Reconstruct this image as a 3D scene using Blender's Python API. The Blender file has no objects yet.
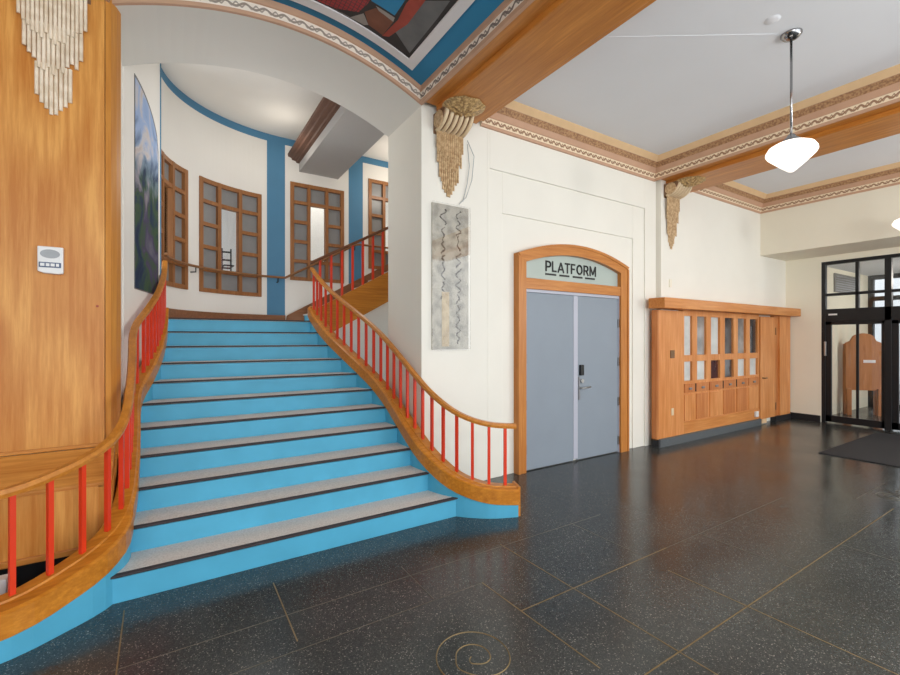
import bpy, bmesh, math, random
from mathutils import Vector
random.seed(7)
scn = bpy.context.scene
COL = scn.collection
PI = math.pi

# ------------------------------------------------------------------ materials
def lin(h):
    h = h.lstrip('#')
    out = []
    for i in (0, 2, 4):
        v = int(h[i:i + 2], 16) / 255
        out.append(v / 12.92 if v <= .04045 else ((v + .055) / 1.055) ** 2.4)
    return tuple(out) + (1,)

class NT:
    def __init__(s, name):
        s.m = bpy.data.materials.new(name); s.m.use_nodes = True
        s.t = s.m.node_tree; s.n = s.t.nodes; s.l = s.t.links
        s.b = s.n['Principled BSDF']
    def add(s, typ, **kw):
        n = s.n.new(typ)
        for k, v in kw.items():
            if k in n.inputs: n.inputs[k].default_value = v
            else: setattr(n, k, v)
        return n
    def link(s, a, ao, b, bi): s.l.new(a.outputs[ao], b.inputs[bi])
    def coord(s, scale=(1, 1, 1), out='Object', rot=(0, 0, 0)):
        tc = s.n.new('ShaderNodeTexCoord'); mp = s.n.new('ShaderNodeMapping')
        mp.inputs['Scale'].default_value = scale; mp.inputs['Rotation'].default_value = rot
        s.l.new(tc.outputs[out], mp.inputs['Vector']); return mp
    def ramp(s, src, out, stops):
        r = s.n.new('ShaderNodeValToRGB'); e = r.color_ramp.elements
        while len(e) < len(stops): e.new(.5)
        for el, (p, c) in zip(e, stops): el.position = p; el.color = c
        s.l.new(src.outputs[out], r.inputs['Fac']); return r
    def bump(s, src, out, strength=.2, dist=.01):
        b = s.n.new('ShaderNodeBump'); b.inputs['Strength'].default_value = strength; b.inputs['Distance'].default_value = dist
        s.l.new(src.outputs[out], b.inputs['Height']); s.l.new(b.outputs['Normal'], s.b.inputs['Normal'])

def sc(c, f): return (min(1, c[0] * f), min(1, c[1] * f), min(1, c[2] * f), 1)

def plain(name, col, rough=.6, var=.06, scale=3.0, metallic=0, spec=.4, bump=0):
    t = NT(name); c = lin(col)
    mp = t.coord((scale,) * 3)
    no = t.add('ShaderNodeTexNoise', Scale=1.0, Detail=5.0)
    t.link(mp, 'Vector', no, 'Vector')
    r = t.ramp(no, 'Fac', [(.3, sc(c, 1 - var)), (.7, sc(c, 1 + var))])
    t.link(r, 'Color', t.b, 'Base Color')
    t.b.inputs['Roughness'].default_value = rough
    t.b.inputs['Metallic'].default_value = metallic
    t.b.inputs['Specular IOR Level'].default_value = spec
    if bump: t.bump(no, 'Fac', bump, .005)
    return t.m

def wood(name, dark, light, axis='Z', rough=.35, fig=1.0):
    t = NT(name); lo, hi = lin(dark), lin(light)
    st = {'X': (.5, 9, 9), 'Y': (9, .5, 9), 'Z': (9, 9, .5)}[axis]
    mp = t.coord(st)
    warp = t.add('ShaderNodeTexNoise', Scale=.55, Detail=2.0)
    mp2 = t.coord({'X': (.6, 2.2, 2.2), 'Y': (2.2, .6, 2.2), 'Z': (2.2, 2.2, .6)}[axis])
    t.link(mp2, 'Vector', warp, 'Vector')
    # broad cathedral figure: bands of a warped noise field
    mul = t.add('ShaderNodeMath', operation='MULTIPLY'); mul.inputs[1].default_value = 38.0
    t.link(warp, 'Fac', mul, 0)
    sn = t.add('ShaderNodeMath', operation='SINE'); t.link(mul, 'Value', sn, 0)
    fine = t.add('ShaderNodeTexNoise', Scale=4.0, Detail=6.0, Roughness=.65)
    t.link(mp, 'Vector', fine, 'Vector')
    m2 = t.add('ShaderNodeMath', operation='MULTIPLY_ADD'); m2.inputs[1].default_value = .07 * fig; t.link(sn, 'Value', m2, 0)
    t.link(fine, 'Fac', m2, 2)
    r = t.ramp(m2, 'Value', [(.3, lo), (.55, tuple((a + b) / 2 for a, b in zip(lo, hi))), (.72, hi)])
    t.link(r, 'Color', t.b, 'Base Color')
    t.b.inputs['Roughness'].default_value = rough
    t.b.inputs['Specular IOR Level'].default_value = .35
    t.bump(fine, 'Fac', .06, .003)
    return t.m

def terrazzo():
    t = NT('floor_terrazzo')
    mp = t.coord((1, 1, 1))
    v = t.add('ShaderNodeTexVoronoi', Scale=210.0); t.link(mp, 'Vector', v, 'Vector')
    sep = t.add('ShaderNodeSeparateColor'); t.link(v, 'Color', sep, 'Color')
    chips = t.ramp(sep, 'Red', [(0.0, lin('313536')), (.5, lin('3b403f')), (.8, lin('494d4b')), (.96, lin('7d7c78')), (.99, lin('96938b'))])
    chips.color_ramp.interpolation = 'CONSTANT'
    big = t.add('ShaderNodeTexNoise', Scale=1.3, Detail=4.0); t.link(mp, 'Vector', big, 'Vector')
    tone = t.ramp(big, 'Fac', [(.3, (.8, .8, .8, 1)), (.7, (1.2, 1.2, 1.2, 1))])
    mx = t.add('ShaderNodeMix', data_type='RGBA', blend_type='MULTIPLY'); mx.inputs['Factor'].default_value = 1
    t.l.new(chips.outputs['Color'], mx.inputs[6]); t.l.new(tone.outputs['Color'], mx.inputs[7])
    t.l.new(mx.outputs[2], t.b.inputs['Base Color'])
    rr = t.ramp(big, 'Fac', [(.3, (.17, .17, .17, 1)), (.7, (.27, .27, .27, 1))])
    t.link(rr, 'Color', t.b, 'Roughness')
    t.b.inputs['Specular IOR Level'].default_value = .5
    return t.m

def frieze(name, base, fig, period=.13, wave=.24, width=.13):
    """running scroll: UV u = metres along, v = 0..1 across the band"""
    t = NT(name)
    uv = t.n.new('ShaderNodeUVMap'); sp = t.n.new('ShaderNodeSeparateXYZ'); t.l.new(uv.outputs['UV'], sp.inputs['Vector'])
    def math_(op, a, b=None, c=None):
        n = t.n.new('ShaderNodeMath'); n.operation = op
        for i, x in enumerate((a, b, c)):
            if x is None: continue
            if isinstance(x, (int, float)): n.inputs[i].default_value = x
            else: t.l.new(x, n.inputs[i])
        return n.outputs[0]
    u, v = sp.outputs['X'], sp.outputs['Y']
    ph = math_('MULTIPLY', u, 2 * PI / period)
    s1 = math_('SINE', ph)
    stem = math_('SUBTRACT', math_('SUBTRACT', v, .5), math_('MULTIPLY', s1, wave))
    stem = math_('LESS_THAN', math_('ABSOLUTE', stem), width)
    s2 = math_('SINE', math_('MULTIPLY_ADD', ph, 2.0, .8))
    leaf = math_('ADD', math_('SUBTRACT', v, .5), math_('MULTIPLY', s2, .2))
    leaf = math_('LESS_THAN', math_('ABSOLUTE', leaf), width * .8)
    edge = math_('LESS_THAN', math_('ABSOLUTE', math_('SUBTRACT', v, .5)), .36)
    msk = math_('MULTIPLY', math_('MAXIMUM', stem, math_('MULTIPLY', leaf, .85)), edge)
    mx = t.add('ShaderNodeMix', data_type='RGBA')
    t.l.new(msk, mx.inputs['Factor']); mx.inputs[6].default_value = lin(base); mx.inputs[7].default_value = lin(fig)
    t.l.new(mx.outputs[2], t.b.inputs['Base Color']); t.b.inputs['Roughness'].default_value = .6
    b = t.n.new('ShaderNodeBump'); b.inputs['Strength'].default_value = .5; b.inputs['Distance'].default_value = .008
    t.l.new(msk, b.inputs['Height']); t.l.new(b.outputs['Normal'], t.b.inputs['Normal'])
    return t.m

def speckled(name, a, b, scale=60, rough=.7, mid=.5, bump=.4):
    t = NT(name); mp = t.coord((scale,) * 3)
    no = t.add('ShaderNodeTexNoise', Scale=1.0, Detail=4.0); t.link(mp, 'Vector', no, 'Vector')
    r = t.ramp(no, 'Fac', [(mid - .12, lin(a)), (mid + .12, lin(b))])
    t.link(r, 'Color', t.b, 'Base Color'); t.b.inputs['Roughness'].default_value = rough
    if bump: t.bump(no, 'Fac', bump, .004)
    return t.m

def glass(name, tint='ffffff', refl=.12, rough=.02):
    t = NT(name); out = t.n['Material Output']; t.n.remove(t.b)
    tr = t.n.new('ShaderNodeBsdfTransparent'); tr.inputs['Color'].default_value = lin(tint)
    gl = t.n.new('ShaderNodeBsdfGlossy'); gl.inputs['Roughness'].default_value = rough
    fr = t.n.new('ShaderNodeFresnel'); fr.inputs['IOR'].default_value = 1.5
    mx = t.n.new('ShaderNodeMixShader')
    t.l.new(fr.outputs[0], mx.inputs[0]); t.l.new(tr.outputs[0], mx.inputs[1]); t.l.new(gl.outputs[0], mx.inputs[2])
    t.l.new(mx.outputs[0], out.inputs['Surface'])
    return t.m

def emit(name, col, strength):
    t = NT(name)
    t.b.inputs['Base Color'].default_value = lin(col)
    t.b.inputs['Emission Color'].default_value = lin(col); t.b.inputs['Emission Strength'].default_value = strength
    t.b.inputs['Roughness'].default_value = .3
    return t.m

def mural_mat():
    t = NT('mural_paint')
    mp = t.coord((1.6, 1.6, 1.6)); no = t.add('ShaderNodeTexNoise', Scale=1.4, Detail=6.0, Distortion=1.2); t.link(mp, 'Vector', no, 'Vector')
    dark = t.ramp(no, 'Fac', [(.25, lin('1d2440')), (.4, lin('2b3a52')), (.5, lin('43593f')), (.6, lin('4d4560')), (.75, lin('6d6c78'))])
    light = t.ramp(no, 'Fac', [(.25, lin('8fa6cc')), (.5, lin('9db1d4')), (.6, lin('c7c3c4')), (.75, lin('b59f93'))])
    sep = t.n.new('ShaderNodeSeparateXYZ'); tc = t.n.new('ShaderNodeTexCoord'); t.l.new(tc.outputs['Object'], sep.inputs[0])
    ad = t.add('ShaderNodeMath', operation='MULTIPLY_ADD'); ad.inputs[1].default_value = 1.6; t.l.new(no.outputs['Fac'], ad.inputs[0]); t.l.new(sep.outputs['Z'], ad.inputs[2])
    fac = t.add('ShaderNodeMapRange'); fac.inputs[1].default_value = 3.9; fac.inputs[2].default_value = 4.4; t.l.new(ad.outputs[0], fac.inputs[0])
    mx = t.add('ShaderNodeMix', data_type='RGBA'); t.l.new(fac.outputs[0], mx.inputs['Factor'])
    t.l.new(dark.outputs['Color'], mx.inputs[6]); t.l.new(light.outputs['Color'], mx.inputs[7])
    t.l.new(mx.outputs[2], t.b.inputs['Base Color']); t.b.inputs['Roughness'].default_value = .8; t.b.inputs['Specular IOR Level'].default_value = .15
    return t.m

def plaid_mat():
    t = NT('plaid_paint'); mp = t.coord((1, 1, 1))
    w = t.add('ShaderNodeTexWave', Scale=9.0); t.link(mp, 'Vector', w, 'Vector')
    w2 = t.add('ShaderNodeTexWave', Scale=9.0, bands_direction='Y'); t.link(mp, 'Vector', w2, 'Vector')
    mm = t.add('ShaderNodeMath', operation='MAXIMUM'); t.link(w, 'Fac', mm, 0); t.link(w2, 'Fac', mm, 1)
    r = t.ramp(mm, 'Value', [(.85, lin('a02a2c')), (.95, lin('5a2a2c'))]); t.link(r, 'Color', t.b, 'Base Color')
    return t.m

M = dict(
    wall=plain('wall_paint', 'e9e6dc', .65, .02, 1.5),
    cream=plain('wall_cream_paint', 'ebe5d3', .65, .02, 1.5),
    white=plain('stair_hall_white', 'ebe8e2', .65, .02, 1.5),
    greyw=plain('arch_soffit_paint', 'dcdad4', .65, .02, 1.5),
    soffit=plain('gallery_soffit_shaded', 'b3b1af', .7, .02, 1.5), moldd=wood('gallery_molding_brown', '5c4236', '775646', 'Y', .6, .4),  # soffit grey is darkened to carry the shade under the gallery
    ceil=plain('ceiling_paint', 'e2e4e8', .7, .015, 1.2),
    blue=plain('blue_wall_paint', '4f83a6', .6, .04, 2.0),
    bluedome=plain('blue_ceiling_paint', '2d80ab', .6, .03, 2.0),
    step=plain('step_blue_paint', '4fa7c9', .5, .07, 4.0, bump=.12),
    tread=speckled('tread_terrazzo', 'cdc5bd', 'e0d9d1', 90, .75, .5, .05),
    nosing=plain('nosing_rubber', '3b3436', .7, .1, 20),
    red=plain('baluster_red', 'da3a18', .35, .05, 5),
    floor=terrazzo(),
    brass=plain('brass_strip', '85714c', .45, .1, 20, metallic=.3),
    brassf=plain('worn_strip', '5d584c', .45, .15, 20),
    oak=wood('oak_panel', 'bd7630', 'dfa256', 'Z', fig=1.7),
    oakx=wood('oak_horizontal', 'b46e2c', 'da9a4e', 'X'),
    oaky=wood('oak_beam', 'b06c2c', 'd69042', 'Y', fig=.5),
    oaked=wood('oak_edge', 'bd762c', 'd89846', 'Z', .55, .4),
    cab=wood('cabinet_oak', 'c4793a', 'e2a066', 'Z', .4),
    cabx=wood('cabinet_oak_horizontal', 'bd7434', 'da9858', 'X', .4),
    cabd=wood('cabinet_oak_deep', 'b2662f', 'd08a52', 'Z', .4),
    case=wood('door_casing_oak', 'b06b2c', 'cb8844', 'Z', .35, .4),
    casex=wood('door_transom_oak', 'b06b2c', 'cf8c48', 'X', .35, .4),
    rail=wood('handrail_oak', 'b06a24', 'd68f3a', 'Y', .3, .3),
    wrail=wood('wall_rail_brown', '7f5636', '9c6e46', 'X', .35, .3),
    raild=wood('handrail_dark', '5f3a26', '7d5236', 'X', .35, .3),
    curb=wood('curb_oak', 'ae681a', 'd68d32', 'X', .3, .7),
    walnut=wood('brown_baseboard', '7d5236', '99694a', 'X', .4, .5),
    winf=wood('window_oak', '8a5a34', 'a87346', 'Z', .4, .4),
    door=plain('door_grey_paint', '8a949f', .5, .03, 2.0),
    doorl=plain('door_light_strip', 'b5b7c4', .4, .03, 2.0),
    steel=plain('brushed_steel', 'b4b4b4', .3, .05, 30, metallic=.9),
    hinge=plain('hinge_steel', '8d8d90', .4, .05, 30, metallic=.7),
    black=plain('black_frame', '17181b', .4, .1, 10),
    blackb=plain('black_baseboard', '26262a', .4, .1, 10),
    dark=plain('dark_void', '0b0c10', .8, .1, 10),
    plinth=speckled('plinth_terrazzo', '4a4f52', '5d6265', 120, .4, .5, 0),
    frost=plain('frosted_pane', '8a8a8a', .35, .05, 8),
    frostd=plain('transom_glass', 'aebab4', .12, .04, 2),
    glass=glass('clear_glass'),
    peach=plain('cornice_peach', 'e0bf94', .6, .04, 6),
    pink=plain('cornice_pinkbrown', 'c49c80', .6, .05, 6),
    tex=speckled('cornice_texture', '8d6647', 'b98f66', 45, .7, .5, .6),
    zig=frieze('cornice_frieze', 'ecd9bb', '9a7558', .1, .2, .15),
    scroll=frieze('arch_frieze', 'f0e4d6', '9a8c80', .15, .2, .13),
    scroll2=frieze('beam_frieze', 'efe2d4', '7c6f66', .15, .24, .15),
    stick=speckled('crystal_plaster', 'decdb4', 'f3e6d2', 14, .5, .5, .1),
    gold=speckled('bracket_gilt', '8a6b44', 'cfae78', 40, .5, .5, .6),
    goldl=speckled('bracket_plaster', 'ae8c64', 'd2b68e', 30, .55, .5, .3),
    goldd=plain('bracket_brown', '7a5b40', .6, .1, 20),
    rib=plain('bracket_rib_cream', 'dcc6a4', .55, .06, 20),
    shade=emit('lamp_shade_opal', 'fff8ee', .9),
    mat=speckled('floor_mat_fibre', '151619', '25262a', 150, .95, .5, .3),
    acry=glass('acrylic_cover'),
    plaq=speckled('old_plaster', 'b9b2a2', '8f887a', 9, .7, .54, .2),
    plaqd=speckled('old_plaster_dark', '51473d', '7c7264', 40, .7, .5, .4),
    plaqt=speckled('old_plaster_tan', 'b79f78', 'cdb993', 14, .7, .5, .3),
    plast=plain('white_plastic', 'e6e6e6', .4, .02, 10),
    greyp=plain('grey_plastic', 'a4a8ac', .5, .05, 10),
    bluep=plain('blue_grey_print', '5c6a86', .5, .05, 10),
    chrome=plain('chrome', '9b9b9d', .15, .03, 10, metallic=1),
    mural=mural_mat(), plaid=plaid_mat(),
    mgrey=plain('paint_grey', '6c6c6c', .6, .18, 4), mgl=plain('paint_pale', '9a938c', .6, .15, 6),
    mdark=plain('paint_dark', '35302f', .6, .2, 5), mred=plain('paint_red', '9c4436', .6, .2, 6),
    mblue=plain('paint_blue', '2d86b4', .6, .05, 4), mbrown=plain('paint_brown', '7a4c38', .6, .15, 6),
    border=plain('white_border', 'e2dfe0', .6, .02, 4),
    paper=plain('white_paper', 'd9d6d6', .7, .04, 12),
    panew=plain('pale_pane', 'c7c9c6', .12, .12, 5), panem=plain('maroon_pane', '4a2c2c', .1, .2, 6),
    paned=plain('dark_pane', '4b4644', .06, .45, 3.0, spec=.9), paneg=plain('grey_pane', '8f8a85', .06, .4, 4.0, spec=.9),
    kiosk=wood('kiosk_wood', '9a5f34', 'b77a4a', 'Z', .4, .6),
    vest=plain('vestibule_wall', 'd9d2bd', .7, .03, 2), vent=plain('vent_grey', '75726c', .6, .05, 10),
    aboard=plain('pale_grey_board', 'c4c8cc', .5, .04, 4),
)

# ------------------------------------------------------------------ object helpers
def obj(name, bm, mats, parent=None, bevel=0, seg=2, smooth=False, local=False):
    me = bpy.data.meshes.new(name)
    bmesh.ops.recalc_face_normals(bm, faces=bm.faces)
    bm.to_mesh(me); bm.free()
    o = bpy.data.objects.new(name, me); COL.objects.link(o)
    for m in (mats if isinstance(mats, (list, tuple)) else [mats]): me.materials.append(m)
    if parent is not None:
        o.parent = parent
        if not local:
            r = parent
            while r.parent: r = r.parent
            if parent.type == 'EMPTY' or True:
                bpy.context.view_layer.update()
                o.matrix_parent_inverse = parent.matrix_world.inverted()
    if smooth:
        for p in me.polygons: p.use_smooth = True
    if bevel:
        md = o.modifiers.new('soft_edges', 'BEVEL'); md.width = bevel; md.segments = seg; md.limit_method = 'ANGLE'; md.angle_limit = math.radians(40)
    return o

def thing(name, label, cat, loc=(0, 0, 0), rz=0, group=None):
    o = bpy.data.objects.new(name, None); COL.objects.link(o); o.empty_display_size = .1
    o.location = loc; o.rotation_euler = (0, 0, rz); o['label'] = label; o['category'] = cat
    if group: o['group'] = group
    bpy.context.view_layer.update()
    return o

def tag(o, label, cat, group=None):
    o['label'] = label; o['category'] = cat
    if group: o['group'] = group
    return o

def struct(name, bm, mats, parent=None, **kw):
    o = obj(name, bm, mats, parent, **kw)
    if parent is None: o['kind'] = 'structure'
    return o

def box(bm, x0, x1, y0, y1, z0, z1, mi=0):
    v = [bm.verts.new(p) for p in ((x0, y0, z0), (x1, y0, z0), (x1, y1, z0), (x0, y1, z0), (x0, y0, z1), (x1, y0, z1), (x1, y1, z1), (x0, y1, z1))]
    for q in ((3, 2, 1, 0), (4, 5, 6, 7), (0, 1, 5, 4), (1, 2, 6, 5), (2, 3, 7, 6), (3, 0, 4, 7)):
        bm.faces.new([v[i] for i in q]).material_index = mi
    return bm

def B(*a, mi=0): return box(bmesh.new(), *a, mi=mi)

def prism(bm, pts, a, b, axis='Z', mi=0):
    def P(p, t):
        return {'Z': (p[0], p[1], t), 'Y': (p[0], t, p[1]), 'X': (t, p[0], p[1])}[axis]
    lo = [bm.verts.new(P(p, a)) for p in pts]; hi = [bm.verts.new(P(p, b)) for p in pts]
    n = len(pts)
    bm.faces.new(lo).material_index = mi; bm.faces.new(hi[::-1]).material_index = mi
    for i in range(n):
        bm.faces.new((lo[i], lo[(i + 1) % n], hi[(i + 1) % n], hi[i])).material_index = mi
    return bm

def tube(bm, pts, r, n=8, rs=None, mi=0):
    pts = [Vector(p) for p in pts]; rings = []
    for i, p in enumerate(pts):
        d = (pts[min(i + 1, len(pts) - 1)] - pts[max(i - 1, 0)]).normalized()
        up = Vector((0, 0, 1)) if abs(d.z) < .95 else Vector((1, 0, 0))
        a = d.cross(up).normalized(); b = a.cross(d).normalized()
        rr = rs[i] if rs else r
        rings.append([bm.verts.new(p + a * (math.cos(2 * PI * k / n) * rr) + b * (math.sin(2 * PI * k / n) * rr)) for k in range(n)])
    for i in range(len(rings) - 1):
        for k in range(n):
            bm.faces.new((rings[i][k], rings[i][(k + 1) % n], rings[i + 1][(k + 1) % n], rings[i + 1][k])).material_index = mi
    bm.faces.new(rings[0][::-1]).material_index = mi; bm.faces.new(rings[-1]).material_index = mi
    return bm

def lathe(bm, prof, c=(0, 0, 0), n=40, mi=0):
    rings = []
    for r, z in prof:
        if r < 1e-5: rings.append([bm.verts.new((c[0], c[1], c[2] + z))])
        else: rings.append([bm.verts.new((c[0] + r * math.cos(2 * PI * k / n), c[1] + r * math.sin(2 * PI * k / n), c[2] + z)) for k in range(n)])
    for a, b in zip(rings, rings[1:]):
        for k in range(n):
            k2 = (k + 1) % n
            if len(a) == 1 and len(b) == 1: continue
            if len(a) == 1: f = (a[0], b[k2], b[k])
            elif len(b) == 1: f = (a[k], a[k2], b[0])
            else: f = (a[k], a[k2], b[k2], b[k])
            bm.faces.new(f).material_index = mi
    return bm

def sweep(bm, path, prof, mids=None, closed=True, side=1):
    """path: (x,y,z); prof: (lateral, up) pairs or a function i -> pairs; lateral lies in the floor plane, to the right-hand side of travel * side.
    Mitred at corners.  UV: u = metres along the path, v = 0..1 on each profile edge."""
    uvl = bm.loops.layers.uv.verify()
    P = [Vector(p) for p in path]; n = len(P); rings = []; L = [0]
    for i in range(1, n): L.append(L[-1] + (P[i] - P[i - 1]).length)
    for i, p in enumerate(P):
        d0 = (P[i] - P[i - 1]) if i else (P[1] - P[0]); d1 = (P[i + 1] - P[i]) if i < n - 1 else d0
        if i == 0: d0 = d1
        a = Vector((d0.x, d0.y, 0)).normalized(); b = Vector((d1.x, d1.y, 0)).normalized()
        n0 = Vector((a.y, -a.x, 0)); n1 = Vector((b.y, -b.x, 0)); m = (n0 + n1)
        if m.length < 1e-4: m = n0.copy()
        m.normalize(); m /= max(.35, m.dot(n0))
        pr = prof(i) if callable(prof) else prof
        rings.append([bm.verts.new(p + m * (side * q[0]) + Vector((0, 0, q[1]))) for q in pr])
    k = len(rings[0]); E = k if closed else k - 1
    for i in range(n - 1):
        for j in range(E):
            j2 = (j + 1) % k
            f = bm.faces.new((rings[i][j], rings[i + 1][j], rings[i + 1][j2], rings[i][j2]))
            f.material_index = mids[j] if mids else 0
            for lp, (u, v) in zip(f.loops, ((L[i], 0), (L[i + 1], 0), (L[i + 1], 1), (L[i], 1))): lp[uvl].uv = (u, v)
    if closed:
        bm.faces.new(rings[0]); bm.faces.new(rings[-1][::-1])
    return bm

def smooth_path(pts, step=.06):
    """Catmull-Rom through pts (2D), resampled every `step` metres"""
    P = [Vector((p[0], p[1])) for p in pts]; P = [2 * P[0] - P[1]] + P + [2 * P[-1] - P[-2]]
    fine = []
    for i in range(1, len(P) - 2):
        a, b, c, d = P[i - 1:i + 3]
        for k in range(24):
            t = k / 24
            fine.append(.5 * ((2 * b) + (c - a) * t + (2 * a - 5 * b + 4 * c - d) * t * t + (3 * b - a - 3 * c + d) * t ** 3))
    fine.append(P[-2])
    out = [fine[0]]; acc = 0
    for p, q in zip(fine, fine[1:]):
        acc += (q - p).length
        if acc >= step: out.append(q); acc = 0
    if (out[-1] - fine[-1]).length > .01: out.append(fine[-1])
    return out

def disc(bm, c, r, axis='Y', n=20, mi=0):
    vs = []
    for k in range(n):
        a = 2 * PI * k / n; u, w = r * math.cos(a), r * math.sin(a)
        vs.append(bm.verts.new({'Y': (c[0] + u, c[1], c[2] + w), 'X': (c[0], c[1] + u, c[2] + w), 'Z': (c[0] + u, c[1] + w, c[2])}[axis]))
    bm.faces.new(vs).material_index = mi
    return bm

def cyl(bm, c, r, h, axis='Y', n=20, mi=0):
    ring = [(c['XYZ'.index('X')], 0)]
    pts = [(r * math.cos(2 * PI * k / n), r * math.sin(2 * PI * k / n)) for k in range(n)]
    if axis == 'Z': prism(bm, [(c[0] + a, c[1] + b) for a, b in pts], c[2], c[2] + h, 'Z', mi)
    if axis == 'Y': prism(bm, [(c[0] + a, c[2] + b) for a, b in pts], c[1], c[1] + h, 'Y', mi)
    if axis == 'X': prism(bm, [(c[1] + a, c[2] + b) for a, b in pts], c[0], c[0] + h, 'X', mi)
    return bm

# ------------------------------------------------------------------ camera
cam = bpy.data.cameras.new('camera'); co = bpy.data.objects.new('camera', cam); COL.objects.link(co)
cam.sensor_width = 36; cam.lens = 440 / 900 * 36; cam.shift_y = 1.5 / 900; cam.clip_start = .05
co.location = (0, 0, 1.6); co.rotation_euler = (PI / 2, 0, -math.radians(32.25))
scn.camera = co

# ------------------------------------------------------------------ floor
fl = struct('floor', B(-5, 16.5, -3.4, 6.0, -.12, 0), M['floor'])
bm = bmesh.new()
def strip(x0, y0, x1, y1, w=.007):
    d = Vector((x1 - x0, y1 - y0)).normalized(); n = Vector((-d.y, d.x)) * w / 2
    prism(bm, [(x0 + n.x, y0 + n.y), (x0 - n.x, y0 - n.y), (x1 - n.x, y1 - n.y), (x1 + n.x, y1 + n.y)], -.01, .0012, 'Z')
for s in ((1.9, 1.277, 5.75, 1.277), (1.73, 1.966, 3.2, 1.966), (2.2, .9, 2.16, 2.69), (1.757, 1.419, 1.72, 2.333), (-.22, 2.3, -.24, 3.22), (.56, 2.4, .56, 3.06), (2.93, .3, 2.9, 1.77)):
    strip(*s)
obj('brass_inlay', bm, M['brass'], fl)
bm = bmesh.new()
for s in ((3.2, 1.966, 5.2, 1.966), (-.25, 2.66, 3.3, 2.66), (-.1, 2.33, 1.72, 2.33), (1.36, 2.33, 1.36, 2.8), (5.8, 1.555, 6.7, 1.555), (2.93, 1.97, 2.93, 2.68), (3.66, 1.28, 3.66, 1.97), (4.4, .3, 4.4, 1.28), (-.2, 2.0, -.22, 2.3)):
    strip(*s, .005)
obj('worn_inlay', bm, M['brassf'], fl)
c_, s_ = math.cos(math.radians(32.25)), math.sin(math.radians(32.25))
bm = bmesh.new(); pts = []
RK = [(190, .012), (270, .05), (360, .086), (540, .088), (600, .112), (720, .184), (900, .186), (1010, .192)]
for a in range(190, 1010, 6):
    r = next(r0 + (r1 - r0) * (.5 - .5 * math.cos(PI * (a - a0) / (a1 - a0))) for (a0, r0), (a1, r1) in zip(RK, RK[1:]) if a0 <= a < a1)
    ang = math.radians(a); u, w = r * math.cos(ang), r * math.sin(ang)
    pts.append((1.282 + u * c_ + w * s_, 1.812 - u * s_ + w * c_, .0005))
tube(bm, pts, .0034, 4)
obj('brass_spiral', bm, M['brass'], fl)
bm = bmesh.new()
for cx, cy, k in ((6.18, 1.4, 1), (6.42, 1.34, -1), (6.3, 1.18, 1), (6.55, 1.16, -1)):
    tube(bm, [(cx + (.02 + .00018 * a) * math.cos(math.radians(a * k)), cy + (.02 + .00018 * a) * math.sin(math.radians(a * k)), .0005) for a in range(0, 640, 16)], .004, 4)
obj('scroll_inlay', bm, M['brassf'], fl)

# ------------------------------------------------------------------ main wall with the arch
AC, AW = .9, 1.275                        # arch centre and half width
def arch(x): return 4.31 - .3 * ((x - AC) / AW) ** 2
XL, XR = AC - AW, AC + AW
N = 28
ax = [XL + (XR - XL) * i / N for i in range(N + 1)]
bm = bmesh.new()
prism(bm, [(x, arch(x)) for x in ax] + [(XR, 5.4), (XL, 5.4)], 4.0, 4.83, 'Y')
struct('wall_arch', bm, M['greyw'])
bm = B(XR, 3.03, 4.0, 4.83, 0, 5.4)
box(bm, 3.03, 10.9, 4.06, 4.83, 0, 5.4)
# stepped recessed panels round the platform door
for (x0, x1, zt, y0) in ((3.03, 6.24, 5.4, 4.0),):
    box(bm, x0, 3.06, y0, 4.07, 0, 5.4); box(bm, 5.965, 6.23, y0, 4.07, 0, 5.4); box(bm, 3.06, 5.965, y0, 4.07, 3.55, 5.4)
box(bm, 3.06, 3.258, 4.018, 4.07, 0, 3.55); box(bm, 5.7, 5.965, 4.018, 4.07, 0, 3.55); box(bm, 3.258, 5.7, 4.018, 4.07, 3.07, 3.55)
box(bm, 3.258, 5.7, 4.034, 4.07, 0, 3.07)
box(bm, 6.23, 6.27, 4.02, 4.07, 0, 5.4); box(bm, 6.27, 7.03, 3.935, 4.07, 0, 5.4); box(bm, 7.03, 10.9, 3.945, 4.07, 0, 5.4)
struct('wall_north', bm, M['wall'], bevel=.004)
bm = B(-5, XL, 4.0, 4.83, 0, 5.4)
struct('wall_north_west', bm, M['wall'])

# far end: deep header over the entrance, and the wall the doors stand in
bm = B(9.5, 10.72, -3.4, 3.98, 3.19, 5.4)
struct('wall_header', bm, M['cream'])
bm = B(10.6, 10.72, 3.36, 4.0, 0, 3.19)
box(bm, 10.6, 10.72, -3.4, .5, 0, 3.19); box(bm, 10.6, 10.72, .5, 3.36, 3.08, 3.19)
struct('wall_east', bm, M['cream'])
bm = B(10.57, 10.6, 3.37, 3.86, 0, .12)
struct('baseboard_east', bm, M['blackb'], bevel=.004)
struct('wall_west', B(-5.1, -5, -3.4, 4.83, 0, 5.4), M['cream'])

# ------------------------------------------------------------------ ceilings
bm = B(2.3, 9.52, -3.4, 4.02, 4.28, 4.4)
box(bm, -5, -.5, -3.4, 4.02, 4.28, 4.4)
struct('ceiling', bm, M['ceil'])
def vault(x): return arch(x) + .165
vx = [XL - .03 + (XR + .055 - XL) * i / 36 for i in range(37)]
bm = bmesh.new()
vlo = [(x, vault(x)) for x in vx]
prism(bm, vlo + [(vx[-1], 5.0), (vx[0], 5.0)], -3.4, 3.999, 'Y')
struct('ceiling_vault', bm, M['bluedome'])

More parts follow.
